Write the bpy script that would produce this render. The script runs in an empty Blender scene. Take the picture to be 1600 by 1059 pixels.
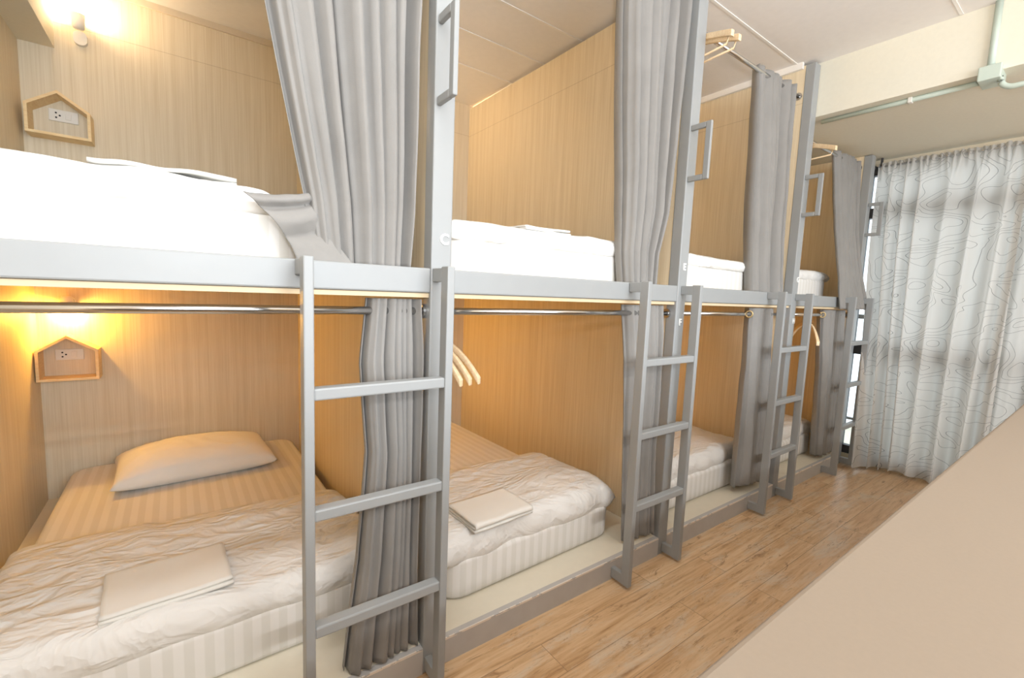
import bpy, bmesh, math, random
from mathutils import Vector, Matrix, noise
from math import pi, sin, cos, sqrt

scene = bpy.context.scene
COL = scene.collection
random.seed(7)

# ------------------------------------------------------------------ helpers
def lin(r, g, b):
    def f(c):
        c /= 255.0
        return c / 12.92 if c <= 0.04045 else ((c + 0.055) / 1.055) ** 2.4
    return (f(r), f(g), f(b), 1.0)

def smooth(a, b, t):
    t = max(0.0, min(1.0, (t - a) / (b - a)))
    return t * t * (3 - 2 * t)

def nz(x, y=0.0, z=0.0):
    return noise.noise(Vector((x, y, z)))

class NT:
    """small wrapper for building a node material"""
    def __init__(self, name):
        self.m = bpy.data.materials.new(name)
        self.m.use_nodes = True
        self.t = self.m.node_tree
        self.t.nodes.clear()
        self.out = self.n('ShaderNodeOutputMaterial')
    def n(self, kind, **kw):
        nd = self.t.nodes.new(kind)
        for k, v in kw.items():
            if k.startswith('i_'):
                key = k[2:].replace('_', ' ')
                nd.inputs[key].default_value = v
            else:
                setattr(nd, k, v)
        return nd
    def l(self, a, b):
        self.t.links.new(a, b)
    def pbsdf(self, color=None, rough=0.5, metal=0.0, spec=0.5):
        b = self.n('ShaderNodeBsdfPrincipled')
        if color is not None:
            b.inputs['Base Color'].default_value = color
        b.inputs['Roughness'].default_value = rough
        b.inputs['Metallic'].default_value = metal
        b.inputs['Specular IOR Level'].default_value = spec
        self.l(b.outputs[0], self.out.inputs[0])
        return b
    def coords(self, scale=(1, 1, 1), which='Object', rot=(0, 0, 0)):
        tc = self.n('ShaderNodeTexCoord')
        mp = self.n('ShaderNodeMapping')
        mp.inputs['Scale'].default_value = scale
        mp.inputs['Rotation'].default_value = rot
        self.l(tc.outputs[which], mp.inputs['Vector'])
        return mp.outputs[0]
    def noise(self, vec, scale=5.0, detail=3.0, rough=0.5, dist=0.0):
        nd = self.n('ShaderNodeTexNoise')
        nd.inputs['Scale'].default_value = scale
        nd.inputs['Detail'].default_value = detail
        nd.inputs['Roughness'].default_value = rough
        nd.inputs['Distortion'].default_value = dist
        self.l(vec, nd.inputs['Vector'])
        return nd.outputs['Fac']
    def ramp(self, fac, stops):
        r = self.n('ShaderNodeValToRGB')
        els = r.color_ramp.elements
        while len(els) < len(stops):
            els.new(0.5)
        for e, (p, c) in zip(els, stops):
            e.position = p
            e.color = c
        self.l(fac, r.inputs['Fac'])
        return r.outputs['Color']
    def math(self, op, a, b=None, c=None):
        m = self.n('ShaderNodeMath', operation=op)
        for i, v in enumerate((a, b, c)):
            if v is None:
                continue
            if isinstance(v, (int, float)):
                m.inputs[i].default_value = v
            else:
                self.l(v, m.inputs[i])
        return m.outputs[0]
    def mix(self, fac, a, b, blend='MIX'):
        m = self.n('ShaderNodeMix', data_type='RGBA', blend_type=blend)
        for sock, v in ((m.inputs[0], fac), (m.inputs[6], a), (m.inputs[7], b)):
            if isinstance(v, (int, float, tuple)):
                sock.default_value = v
            else:
                self.l(v, sock)
        return m.outputs[2]
    def bump(self, height, strength=0.2, dist=0.01):
        b = self.n('ShaderNodeBump')
        b.inputs['Strength'].default_value = strength
        b.inputs['Distance'].default_value = dist
        self.l(height, b.inputs['Height'])
        return b.outputs[0]

def plain(name, c, rough=0.5, metal=0.0, spec=0.5, bump=None):
    m = NT(name)
    b = m.pbsdf(c, rough, metal, spec)
    v = m.coords()
    f = m.noise(v, bump[0] if bump else 30.0, 3.0)
    d = tuple(x * 0.93 for x in c[:3]) + (1,)
    m.l(m.mix(f, d, c), b.inputs['Base Color'])
    if bump:
        m.l(m.bump(f, bump[1], bump[2]), b.inputs['Normal'])
    return m.m

# ------------------------------------------------------------------ materials
M = {}
M['steel'] = plain('grey_painted_steel', lin(158, 160, 160), 0.42, bump=(14.0, 0.05, 0.01))
M['white'] = plain('white_plastic', lin(238, 234, 226), 0.35)
M['letter'] = plain('white_letter', lin(250, 250, 248), 0.4)
M['cream'] = plain('cream_platform_board', lin(238, 230, 211), 0.5)
M['ply'] = plain('plywood', lin(226, 204, 168), 0.6)
M['pine'] = None
M['dark'] = plain('dark_slot', lin(40, 38, 36), 0.6)
M['beam'] = plain('cream_plaster', lin(232, 226, 208), 0.85, bump=(60.0, 0.05, 0.005))
M['plaster'] = plain('beige_plaster', lin(222, 208, 184), 0.85, bump=(60.0, 0.05, 0.005))
M['green'] = plain('pale_green_conduit_paint', lin(196, 208, 196), 0.45)
M['framegrey'] = plain('dark_window_frame', lin(70, 68, 70), 0.5)
M['counter'] = plain('beige_counter_laminate', lin(146, 131, 114), 0.75, bump=(220.0, 0.03, 0.002))
M['brass'] = plain('eyelet_brass', lin(190, 165, 120), 0.35, 0.8)

def make_chrome():
    m = NT('chrome')
    b = m.pbsdf(lin(215, 215, 215), 0.16, 1.0)
    f = m.noise(m.coords((2, 80, 80)), 4.0, 2.0)
    r = m.math('MULTIPLY_ADD', f, 0.1, 0.12)
    m.l(r, b.inputs['Roughness'])
    return m.m
M['chrome'] = make_chrome()

def make_pine():
    m = NT('pine_wood')
    b = m.pbsdf(None, 0.5)
    f = m.noise(m.coords((6, 6, 60)), 3.0, 4.0, 0.6, 0.6)
    m.l(m.ramp(f, [(0.3, lin(232, 198, 142)), (0.7, lin(247, 222, 174))]), b.inputs['Base Color'])
    return m.m
M['pine'] = make_pine()

def make_hanger():
    m = NT('pale_hanger_wood')
    b = m.pbsdf(None, 0.4)
    f = m.noise(m.coords((40, 6, 40)), 3.0, 3.0, 0.6)
    m.l(m.ramp(f, [(0.3, lin(228, 196, 152)), (0.7, lin(243, 219, 182))]), b.inputs['Base Color'])
    return m.m
M['hanger'] = make_hanger()

def wallpaper(name, ca, cb, seam=None):
    """fine vertical grass-cloth streaks, laid on either an x- or a y-facing wall"""
    m = NT(name)
    b = m.pbsdf(None, 0.55, spec=0.35)
    tc = m.n('ShaderNodeTexCoord')
    sp = m.n('ShaderNodeSeparateXYZ')
    m.l(tc.outputs['Object'], sp.inputs[0])
    s = m.math('ADD', sp.outputs[0], sp.outputs[1])
    cb_ = m.n('ShaderNodeCombineXYZ')
    m.l(m.math('MULTIPLY', s, 170.0), cb_.inputs[0])
    m.l(m.math('MULTIPLY', sp.outputs[2], 2.6), cb_.inputs[2])
    f1 = m.noise(cb_.outputs[0], 1.0, 2.0, 0.6)
    cb2 = m.n('ShaderNodeCombineXYZ')
    m.l(m.math('MULTIPLY', s, 34.0), cb2.inputs[0])
    m.l(m.math('MULTIPLY', sp.outputs[2], 0.5), cb2.inputs[2])
    f2 = m.noise(cb2.outputs[0], 1.0, 2.0, 0.5)
    f = m.math('MULTIPLY_ADD', f2, 0.42, m.math('MULTIPLY', f1, 0.58))
    c = m.ramp(f, [(0.34, ca), (0.62, cb)])
    if seam is not None:
        d = m.math('ABSOLUTE', m.math('SUBTRACT', sp.outputs[2], seam))
        g = m.math('LESS_THAN', d, 0.0016)
        c = m.mix(m.math('MULTIPLY', g, 0.35), c, lin(150, 126, 92))
    m.l(c, b.inputs['Base Color'])
    m.l(m.bump(f1, 0.12, 0.002), b.inputs['Normal'])
    return m.m
M['paper'] = wallpaper('striped_wallpaper', lin(216, 198, 166), lin(233, 218, 190), 2.255)
M['paper_back'] = wallpaper('striped_wallpaper_headboard', lin(215, 200, 172), lin(231, 219, 196), 2.26)

def make_fabric(name, ca, cb, scale=420.0):
    m = NT(name)
    b = m.pbsdf(None, 0.85, spec=0.25)
    b.inputs['Sheen Weight'].default_value = 0.15
    v = m.coords()
    f = m.noise(v, 9.0, 4.0, 0.6)
    w = m.noise(m.coords((1, 1, 1)), scale, 1.0)
    m.l(m.mix(f, ca, cb), b.inputs['Base Color'])
    m.l(m.bump(m.math('ADD', w, m.math('MULTIPLY', f, 1.5)), 0.12, 0.002), b.inputs['Normal'])
    return m.m
M['curtain'] = make_fabric('grey_curtain_cloth', lin(134, 131, 127), lin(152, 149, 145))
def make_duvet():
    m = NT('white_duvet_cotton')
    b = m.pbsdf(None, 0.8, spec=0.25)
    v = m.coords((1, 1.9, 1.0), rot=(0, 0, 0.25))
    wv = m.n('ShaderNodeTexNoise')
    wv.inputs['Scale'].default_value = 3.0
    m.l(v, wv.inputs['Vector'])
    ad = m.n('ShaderNodeVectorMath', operation='MULTIPLY_ADD')
    m.l(wv.outputs['Color'], ad.inputs[0])
    ad.inputs[1].default_value = (0.35, 0.35, 0.35)
    m.l(v, ad.inputs[2])
    n1 = m.noise(ad.outputs[0], 8.0, 2.0, 0.5)
    r1 = m.math('SUBTRACT', 1.0, m.math('ABSOLUTE', m.math('MULTIPLY_ADD', n1, 6.0, -3.0)))
    n2 = m.noise(ad.outputs[0], 17.0, 2.0, 0.5)
    r2 = m.math('SUBTRACT', 1.0, m.math('ABSOLUTE', m.math('MULTIPLY_ADD', n2, 6.0, -3.0)))
    h = m.math('ADD', m.math('MAXIMUM', r1, -0.4), m.math('MULTIPLY', m.math('MAXIMUM', r2, -0.4), 0.4))
    m.l(m.mix(n1, lin(229, 227, 223), lin(237, 235, 232)), b.inputs['Base Color'])
    m.l(m.bump(h, 0.42, 0.012), b.inputs['Normal'])
    return m.m
M['duvet'] = make_duvet()
M['towel'] = make_fabric('white_towel_terry', lin(226, 223, 217), lin(236, 234, 228), 700.0)
M['pillow'] = make_fabric('white_pillow_cotton', lin(232, 229, 222), lin(240, 237, 232))

def make_sheet():
    m = NT('white_satin_stripe_sheet')
    b = m.pbsdf(None, 0.6, spec=0.4)
    tc = m.n('ShaderNodeTexCoord')
    sp = m.n('ShaderNodeSeparateXYZ')
    m.l(tc.outputs['Object'], sp.inputs[0])
    w = m.math('SINE', m.math('MULTIPLY', sp.outputs[0], 2 * pi / 0.044))
    f = m.math('MULTIPLY_ADD', w, 2.5, 0.5)
    f = m.math('MINIMUM', m.math('MAXIMUM', f, 0.0), 1.0)
    m.l(m.mix(f, lin(222, 219, 213), lin(231, 228, 224)), b.inputs['Base Color'])
    m.l(m.math('MULTIPLY_ADD', f, -0.25, 0.75), b.inputs['Roughness'])
    n = m.noise(m.coords(), 6.0, 3.0)
    m.l(m.bump(n, 0.25, 0.02), b.inputs['Normal'])
    return m.m
M['sheet'] = make_sheet()

def make_base():
    """grey board whose top edge is worn to a pale line in places"""
    m = NT('worn_grey_board')
    b = m.pbsdf(None, 0.5)
    tc = m.n('ShaderNodeTexCoord')
    sp = m.n('ShaderNodeSeparateXYZ')
    m.l(tc.outputs['Object'], sp.inputs[0])
    n = m.noise(m.coords((9, 3, 40)), 2.0, 4.0, 0.65)
    edge = m.math('GREATER_THAN', sp.outputs[2], 0.0765)
    front = m.math('LESS_THAN', sp.outputs[1], 0.004)
    worn = m.math('GREATER_THAN', n, 0.44)
    k = m.math('MULTIPLY', m.math('MULTIPLY', edge, front), worn)
    n2 = m.noise(m.coords((5, 5, 5)), 3.0, 3.0)
    base = m.mix(n2, lin(184, 180, 176), lin(198, 195, 192))
    m.l(m.mix(k, base, lin(236, 224, 210)), b.inputs['Base Color'])
    return m.m
M['base'] = make_base()

def make_floor():
    m = NT('worn_oak_planks')
    b = m.pbsdf(None, 0.4)
    v = m.coords((1, 1, 1))
    br = m.n('ShaderNodeTexBrick')
    br.offset = 0.37
    br.inputs['Scale'].default_value = 1.0
    br.inputs['Brick Width'].default_value = 0.92
    br.inputs['Row Height'].default_value = 0.128
    br.inputs['Mortar Size'].default_value = 0.0012
    br.inputs['Mortar Smooth'].default_value = 0.2
    br.inputs['Bias'].default_value = 0.0
    br.inputs['Color1'].default_value = (0, 0, 0, 1)
    br.inputs['Color2'].default_value = (1, 1, 1, 1)
    br.inputs['Mortar'].default_value = (0.5, 0.5, 0.5, 1)
    m.l(v, br.inputs['Vector'])
    # per-plank shift of the grain
    sh = m.n('ShaderNodeVectorMath', operation='SCALE')
    m.l(br.outputs['Color'], sh.inputs[0])
    sh.inputs['Scale'].default_value = 7.0
    ad = m.n('ShaderNodeVectorMath', operation='ADD')
    m.l(m.coords((1.1, 13, 1)), ad.inputs[0])
    m.l(sh.outputs[0], ad.inputs[1])
    g1 = m.noise(ad.outputs[0], 1.6, 6.0, 0.62, 0.6)
    ad2 = m.n('ShaderNodeVectorMath', operation='ADD')
    m.l(m.coords((3.0, 70, 1)), ad2.inputs[0])
    m.l(sh.outputs[0], ad2.inputs[1])
    g2 = m.noise(ad2.outputs[0], 1.6, 4.0, 0.6)
    g3 = m.noise(m.coords((2.2, 7.0, 1)), 1.3, 6.0, 0.75, 0.5)
    f = m.math('MULTIPLY_ADD', g2, 0.35, m.math('MULTIPLY', g1, 0.65))
    c = m.ramp(f, [(0.32, lin(160, 118, 78)), (0.43, lin(206, 166, 122)), (0.53, lin(224, 188, 146)), (0.66, lin(234, 206, 170))])
    # each plank its own tone
    c = m.mix(m.math('MULTIPLY', br.outputs['Color'], 0.22), c, lin(190, 152, 112))
    # pale worn patches and dark saw-mark streaks
    c = m.mix(m.ramp(g3, [(0.50, (0, 0, 0, 1)), (0.64, (0.65, 0.65, 0.65, 1))]), c, lin(216, 200, 178))
    dk = m.noise(m.coords((2.6, 15, 1)), 2.1, 8.0, 0.8, 1.0)
    c = m.mix(m.ramp(dk, [(0.56, (0, 0, 0, 1)), (0.66, (0.85, 0.85, 0.85, 1))]), c, lin(144, 102, 66))
    dk2 = m.noise(m.coords((7, 48, 1)), 2.0, 4.0, 0.7, 0.4)
    c = m.mix(m.ramp(dk2, [(0.60, (0, 0, 0, 1)), (0.72, (0.5, 0.5, 0.5, 1))]), c, lin(132, 94, 60))
    c = m.mix(m.math('MULTIPLY', br.outputs['Fac'], 0.6), c, lin(112, 80, 54))
    m.l(c, b.inputs['Base Color'])
    m.l(m.math('MULTIPLY_ADD', g1, 0.25, 0.24), b.inputs['Roughness'])
    m.l(m.bump(f, 0.12, 0.003), b.inputs['Normal'])
    return m.m
M['floor'] = make_floor()

M['ceiling'] = plain('ceiling_board', lin(240, 235, 230), 0.8)
M['batten'] = plain('ceiling_batten', lin(244, 240, 234), 0.6)

def make_sheer():
    m = NT('white_sheer_with_contour_lines')
    v = m.coords((0.85, 1.5, 1), 'UV')
    # warped noise field cut into contour lines of even width
    def field(off):
        ad = m.n('ShaderNodeVectorMath', operation='ADD')
        m.l(v, ad.inputs[0])
        ad.inputs[1].default_value = off
        nn = m.n('ShaderNodeTexNoise')
        nn.inputs['Scale'].default_value = 3.6
        nn.inputs['Detail'].default_value = 1.2
        nn.inputs['Distortion'].default_value = 0.5
        m.l(ad.outputs[0], nn.inputs['Vector'])
        return nn.outputs['Fac']
    e = 0.002
    f0, fx, fy = field((0, 0, 0)), field((e, 0, 0)), field((0, e, 0))
    gx = m.math('DIVIDE', m.math('SUBTRACT', fx, f0), e)
    gy = m.math('DIVIDE', m.math('SUBTRACT', fy, f0), e)
    g = m.math('SQRT', m.math('ADD', m.math('MULTIPLY', gx, gx), m.math('MULTIPLY', gy, gy)))
    NL = 11.0
    k = m.math('FRACT', m.math('MULTIPLY', f0, NL))
    d = m.math('ABSOLUTE', m.math('SUBTRACT', k, 0.5))
    d = m.math('DIVIDE', d, m.math('MAXIMUM', m.math('MULTIPLY', g, NL), 0.6))
    line = m.math('LESS_THAN', d, 0.0015)
    fine = m.noise(m.coords((1, 1, 1)), 300.0, 1.0)
    c = m.mix(m.math('MULTIPLY', line, 0.62), lin(226, 222, 216), lin(112, 106, 100))
    df = m.n('ShaderNodeBsdfDiffuse')
    tr = m.n('ShaderNodeBsdfTranslucent')
    m.l(c, df.inputs['Color'])
    m.l(c, tr.inputs['Color'])
    mx = m.n('ShaderNodeMixShader')
    mx.inputs[0].default_value = 0.55
    m.l(df.outputs[0], mx.inputs[1])
    m.l(tr.outputs[0], mx.inputs[2])
    m.l(mx.outputs[0], m.out.inputs[0])
    m.l(m.bump(fine, 0.1, 0.002), df.inputs['Normal'])
    return m.m
M['sheer'] = make_sheer()

def make_glass():
    m = NT('window_glass')
    tp = m.n('ShaderNodeBsdfTransparent')
    tp.inputs['Color'].default_value = (0.93, 0.96, 0.96, 1)
    gl = m.n('ShaderNodeBsdfGlossy')
    gl.inputs['Roughness'].default_value = 0.03
    fr = m.n('ShaderNodeFresnel')
    mx = m.n('ShaderNodeMixShader')
    m.l(fr.outputs[0], mx.inputs[0])
    m.l(tp.outputs[0], mx.inputs[1])
    m.l(gl.outputs[0], mx.inputs[2])
    m.l(mx.outputs[0], m.out.inputs[0])
    return m.m
M['glass'] = make_glass()

def emit(name, c, s):
    m = NT(name)
    e = m.n('ShaderNodeEmission')
    e.inputs['Color'].default_value = c
    e.inputs['Strength'].default_value = s
    m.l(e.outputs[0], m.out.inputs[0])
    return m.m
M['bulb'] = emit('warm_bulb', (1.0, 0.72, 0.34, 1), 12.0)
M['tube'] = emit('lamp_diffuser', (1.0, 0.96, 0.9, 1), 4.0)

# ------------------------------------------------------------------ mesh helpers
def link(name, me, mat, parent=None, smoothshade=False):
    o = bpy.data.objects.new(name, me)
    COL.objects.link(o)
    if mat is not None:
        me.materials.append(mat)
    if parent is not None:
        o.parent = parent
    if smoothshade:
        for p in me.polygons:
            p.use_smooth = True
    return o

def from_bm(name, bm, mat, parent=None, smoothshade=False, loc=None):
    bmesh.ops.recalc_face_normals(bm, faces=bm.faces[:])
    me = bpy.data.meshes.new(name)
    bm.to_mesh(me)
    bm.free()
    o = link(name, me, mat, parent, smoothshade)
    if loc is not None:
        o.location = loc
    return o

def box(bm, x0, x1, y0, y1, z0, z1, bev=0.0, seg=2):
    r = bmesh.ops.create_cube(bm, size=1.0)
    vs = r['verts']
    for v in vs:
        v.co.x = x0 + (v.co.x + 0.5) * (x1 - x0)
        v.co.y = y0 + (v.co.y + 0.5) * (y1 - y0)
        v.co.z = z0 + (v.co.z + 0.5) * (z1 - z0)
    if bev > 0:
        es = list({e for v in vs for e in v.link_edges})
        bmesh.ops.bevel(bm, geom=es, offset=bev, segments=seg, profile=0.5, affect='EDGES')

def boxes(name, lst, mat, parent=None, bev=0.0, seg=2, origin=None):
    """boxes in world coordinates, put under a parent Empty that stands at origin"""
    bm = bmesh.new()
    for b in lst:
        box(bm, *b, bev=bev, seg=seg)
    if parent is not None:
        o = parent.location
        bmesh.ops.translate(bm, verts=bm.verts[:], vec=-Vector(o))
    return from_bm(name, bm, mat, parent, smoothshade=False)

def tube(bm, pts, r, n=12, cap=True):
    pts = [Vector(p) for p in pts]
    rings = []
    up = Vector((0, 0, 1))
    for i, p in enumerate(pts):
        a = pts[max(i - 1, 0)]
        b = pts[min(i + 1, len(pts) - 1)]
        t = (b - a).normalized()
        ref = up if abs(t.dot(up)) < 0.95 else Vector((0, 1, 0))
        s = t.cross(ref).normalized()
        q = s.cross(t).normalized()
        rr = r[i] if isinstance(r, (list, tuple)) else r
        rings.append([bm.verts.new(p + rr * (cos(2 * pi * k / n) * s + sin(2 * pi * k / n) * q)) for k in range(n)])
    for a, b in zip(rings[:-1], rings[1:]):
        for k in range(n):
            bm.faces.new((a[k], a[(k + 1) % n], b[(k + 1) % n], b[k]))
    if cap:
        bm.faces.new(rings[0][::-1])
        bm.faces.new(rings[-1])

def grid(bm, nu, nv, fn, uv=None):
    vs = [[bm.verts.new(fn(i / nu, j / nv)) for j in range(nv + 1)] for i in range(nu + 1)]
    lay = bm.loops.layers.uv.verify() if uv else None
    for i in range(nu):
        for j in range(nv):
            f = bm.faces.new((vs[i][j], vs[i + 1][j], vs[i + 1][j + 1], vs[i][j + 1]))
            if uv:
                for lp, (a, b) in zip(f.loops, ((i, j), (i + 1, j), (i + 1, j + 1), (i, j + 1))):
                    lp[lay].uv = uv(a / nu, b / nv)
    return vs

def mods(o, solid=0.0, sub=0, offset=0.0):
    if solid:
        m = o.modifiers.new('thickness', 'SOLIDIFY')
        m.thickness = solid
        m.offset = offset
    if sub:
        m = o.modifiers.new('smooth', 'SUBSURF')
        m.levels = m.render_levels = sub
    return o

def tag(o, label, cat, group=None):
    o['label'] = label
    o['category'] = cat
    if group:
        o['group'] = group
    return o

def thing(name, loc, label, cat, group=None, rz=0.0):
    o = bpy.data.objects.new(name, None)
    o.empty_display_size = 0.05
    COL.objects.link(o)
    o.location = loc
    o.rotation_euler = (0, 0, rz)
    return tag(o, label, cat, group)

def struct(name, lst, mat, bev=0.0):
    bm = bmesh.new()
    for b in lst:
        box(bm, *b, bev=bev)
    o = from_bm(name, bm, mat)
    o['kind'] = 'structure'
    return o

# ------------------------------------------------------------------ measured layout (metres)
Y0 = 1.132            # front plane of the bunk row
YB = 2.93             # headboard wall
ZC = 2.47             # ceiling
ZB = 2.185            # underside of the concrete beam by the window
XW = 4.02             # window wall
POST = [(-0.615, -0.55), (0.547, 0.609), (1.690, 1.752), (2.790, 2.855), (3.810, 3.872)]
PLAT = 0.083          # top of the lower platform
UP0, UP1 = 1.128, 1.19   # upper platform board
RAIL0, RAIL1 = 1.141, 1.208

# ------------------------------------------------------------------ the room
struct('floor', [(-1.9, 4.10, -2.9, 3.05, -0.08, 0.0)], M['floor'])
bm = bmesh.new()
box(bm, -1.9, 4.10, -2.9, 3.05, ZC, ZC + 0.08)
o = from_bm('ceiling', bm, M['ceiling']); o['kind'] = 'structure'
struct('trim_1', [(-1.88, 2.85, y - 0.006, y + 0.006, ZC - 0.003, ZC) for y in (-1.25, -0.64, -0.03, 0.58, 1.225, 1.83, 2.14, 2.45)], M['batten'])
struct('wall_back', [(-1.9, 4.10, YB, YB + 0.1, 0, ZC)], M['paper_back'])
struct('wall_left', [(-1.9, -1.8, -2.9, 3.0, 0, ZC)], M['plaster'])
struct('wall_front', [(-1.9, -1.0, -2.9, -2.8, 0, ZC), (2.6, 4.10, -2.9, -2.8, 0, ZC), (-1.0, 2.6, -2.9, -2.8, 0, 0.75), (-1.0, 2.6, -2.9, -2.8, 2.3, ZC)], M['plaster'])
win2 = bpy.data.objects.new('fill_window', None)  # made-up window behind the camera, added to let frontal fill in
COL.objects.link(win2)
win2['kind'] = 'structure'
win2.location = (0.8, -2.85, 0.75)
WY0, WY1, WZ0, WZ1 = -1.55, 1.24, 0.04, 2.14
struct('wall_right', [(XW, XW + 0.1, WY1, 3.0, 0, ZC), (XW, XW + 0.1, -2.9, WY0, 0, ZC),
                      (XW, XW + 0.1, WY0, WY1, 0, WZ0), (XW, XW + 0.1, WY0, WY1, WZ1, ZC)], M['plaster'])
struct('trim_2', [(2.857, XW, -2.8, YB, ZB, ZC)], M['beam'])               # concrete beam over the window bay
# boxed-in beam in the top corner of the first bunk
struct('trim_3', [(-0.55, -0.435, Y0 + 0.05, YB, 2.15, ZC)], M['beam'])
struct('shadow_gap_trim', [(-0.435, 0.545, YB - 0.012, YB, 2.44, ZC)], M['plaster'])  # plaster strip standing in for the shadow gap between wall and ceiling
struct('trim_5', [(2.772, 2.79, Y0 + 0.06, YB, 2.436, ZC), ], M['batten'])

# window in the end wall
win = bpy.data.objects.new('window_1', None)
COL.objects.link(win)
win['kind'] = 'structure'
win.location = (XW, 0, WZ0)
fr = [(XW + 0.02, XW + 0.075, WY0, WY0 + 0.05, WZ0, WZ1), (XW + 0.02, XW + 0.075, WY1 - 0.05, WY1, WZ0, WZ1),
      (XW + 0.02, XW + 0.075, WY0 + 0.05, WY1 - 0.05, WZ0, WZ0 + 0.06), (XW + 0.02, XW + 0.075, WY0 + 0.05, WY1 - 0.05, WZ1 - 0.05, WZ1),
      (XW + 0.02, XW + 0.075, WY0 + 0.05, WY1 - 0.05, 1.79, 1.86), (XW + 0.02, XW + 0.075, WY0 + 0.05, WY1 - 0.05, 0.80, 0.87)]
for y in (0.30, -0.62):
    fr.append((XW + 0.022, XW + 0.073, y - 0.03, y + 0.03, WZ0 + 0.06, 1.79))
    fr.append((XW + 0.022, XW + 0.073, y - 0.025, y + 0.025, 1.86, WZ1 - 0.05))
wf = boxes('window_frame', fr, M['framegrey'], win)
wf['kind'] = 'structure'
pn = boxes('pane', [(XW + 0.045, XW + 0.05, WY0 + 0.05, WY1 - 0.05, WZ0 + 0.06, WZ1 - 0.05)], M['glass'], win)
pn['kind'] = 'structure'
for y in (0.86, 0.745):
    boxes('latch', [(XW - 0.02, XW + 0.02, y - 0.025, y + 0.025, 0.85, 0.885)], M['framegrey'], win, bev=0.006)

f2 = boxes('window_frame', [(-1.0, 2.6, -2.87, -2.83, 0.75, 0.80), (-1.0, 2.6, -2.87, -2.83, 2.25, 2.30), (-1.0, -0.95, -2.87, -2.83, 0.80, 2.25), (2.55, 2.6, -2.87, -2.83, 0.80, 2.25),
      (0.775, 0.825, -2.87, -2.83, 0.80, 2.25)], M['framegrey'], win2)
f2['kind'] = 'structure'

# balcony outside, glimpsed past the curtain edge
struct('trim_6', [(XW + 0.1, 5.3, -2.2, 2.2, -0.08, -0.005)], M['beam'])
rl = thing('balcony_railing', (5.1, 0, 0), 'dark metal balcony railing outside the window at the end of the room', 'railing')
boxes('handrail', [(5.08, 5.13, -2.2, 2.2, 1.04, 1.08)], M['framegrey'], rl)
boxes('baluster', [(5.095, 5.11, -2.15 + 0.13 * i, -2.135 + 0.13 * i, 0.1, 1.04) for i in range(34)], M['framegrey'], rl)
boxes('bottom_rail', [(5.085, 5.125, -2.2, 2.2, 0.08, 0.1)], M['framegrey'], rl)
for y in (-2.18, 0, 2.18):
    boxes('post', [(5.08, 5.125, y - 0.02, y + 0.02, -0.005, 1.04)], M['framegrey'], rl)

# ------------------------------------------------------------------ bunks
def text_obj(s, size, loc, parent):
    cu = bpy.data.curves.new('letter', 'FONT')
    cu.body = s
    cu.size = size
    cu.extrude = 0.0012
    cu.offset = size * 0.03
    cu.align_x = 'CENTER'
    cu.align_y = 'CENTER'
    t = bpy.data.objects.new('letter', cu)
    COL.objects.link(t)
    dg = bpy.context.evaluated_depsgraph_get()
    me = bpy.data.meshes.new_from_object(t.evaluated_get(dg))
    bpy.data.objects.remove(t)
    o = link('letter', me, M['letter'], parent)
    o.location = loc
    o.rotation_euler = (pi / 2, 0, 0)
    o['label'] = 'white letter %s' % s
    return o

BAY = ['leftmost grey framed double bunk, warmly lit below, with lamp and house shelf',
       'grey framed double bunk between the posts lettered C and E',
       'grey framed double bunk between the posts lettered E and G',
       'grey framed double bunk nearest the window, under the beam']
LET = [('C', 'D'), ('E', 'F'), ('G', 'H'), (None, None)]
PTOP = [ZC, ZC, 2.455, ZB - 0.003]
for i in range(4):
    xa, xb = POST[i][1], POST[i + 1][0]
    pa, pb = POST[i + 1]
    b = thing('bunk_bed', ((xa + xb) / 2, Y0, 0), BAY[i], 'bunk bed', 'built-in double bunks along the wall')
    L = b.location
    # front post, with its welded grab handle and letters
    po = boxes('post', [(pa, pb, Y0, Y0 + 0.05, 0, PTOP[i])], M['steel'], b, bev=0.004)
    hz0, hz1 = 1.635, 1.86
    hy = 1.055
    hx = pa + 0.006
    gh = boxes('grab_handle', [(hx, hx + 0.014, hy - 0.012, hy + 0.012, hz0, hz1),
                               (hx, hx + 0.014, hy + 0.012, Y0, hz0, hz0 + 0.022),
                               (hx, hx + 0.014, hy + 0.012, Y0, hz1 - 0.022, hz1)], M['steel'], b, bev=0.003)
    gh.parent = po
    for s, z in zip(LET[i], (1.288, 1.052)):
        if s:
            lx = pa + 0.051 if s == 'D' else pa + 0.038 if s == 'C' else (pa + 0.034 if s in 'EF' else pa + 0.05)
            text_obj(s, 0.040, (lx - L.x, -0.0012, z), po)
    boxes('upper_rail', [(xa, xb, Y0 + 0.001, Y0 + 0.036, RAIL0, RAIL1)], M['steel'], b, bev=0.004)
    boxes('upper_platform', [(xa, xb, Y0 + 0.012, YB, UP0, RAIL0 - 0.001), (xa, xb, Y0 + 0.036, YB, RAIL0 - 0.001, UP1)], M['ply'], b)
    boxes('base_board', [(xa, xb, Y0, Y0 + 0.022, 0, PLAT)], M['base'], b)
    boxes('lower_platform', [(xa, xb, Y0 + 0.022, YB, 0.0, PLAT)], M['cream'], b)
    # wallpapered partition to the right (and to the left of the first bunk)
    zt = [ZC, 2.447, 2.455, ZB - 0.003][i]
    boxes('side_panel', [(pa + 0.002, pb - 0.002, Y0 + 0.05, YB, 0, zt)], M['paper'], b)
    if i == 0:
        boxes('side_panel', [(POST[0][0], POST[0][1], Y0 + 0.05, YB, 0, ZC)], M['paper'], b)
        boxes('post', [(POST[0][0], POST[0][1], Y0, Y0 + 0.05, 0, ZC)], M['steel'], b, bev=0.004)

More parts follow.
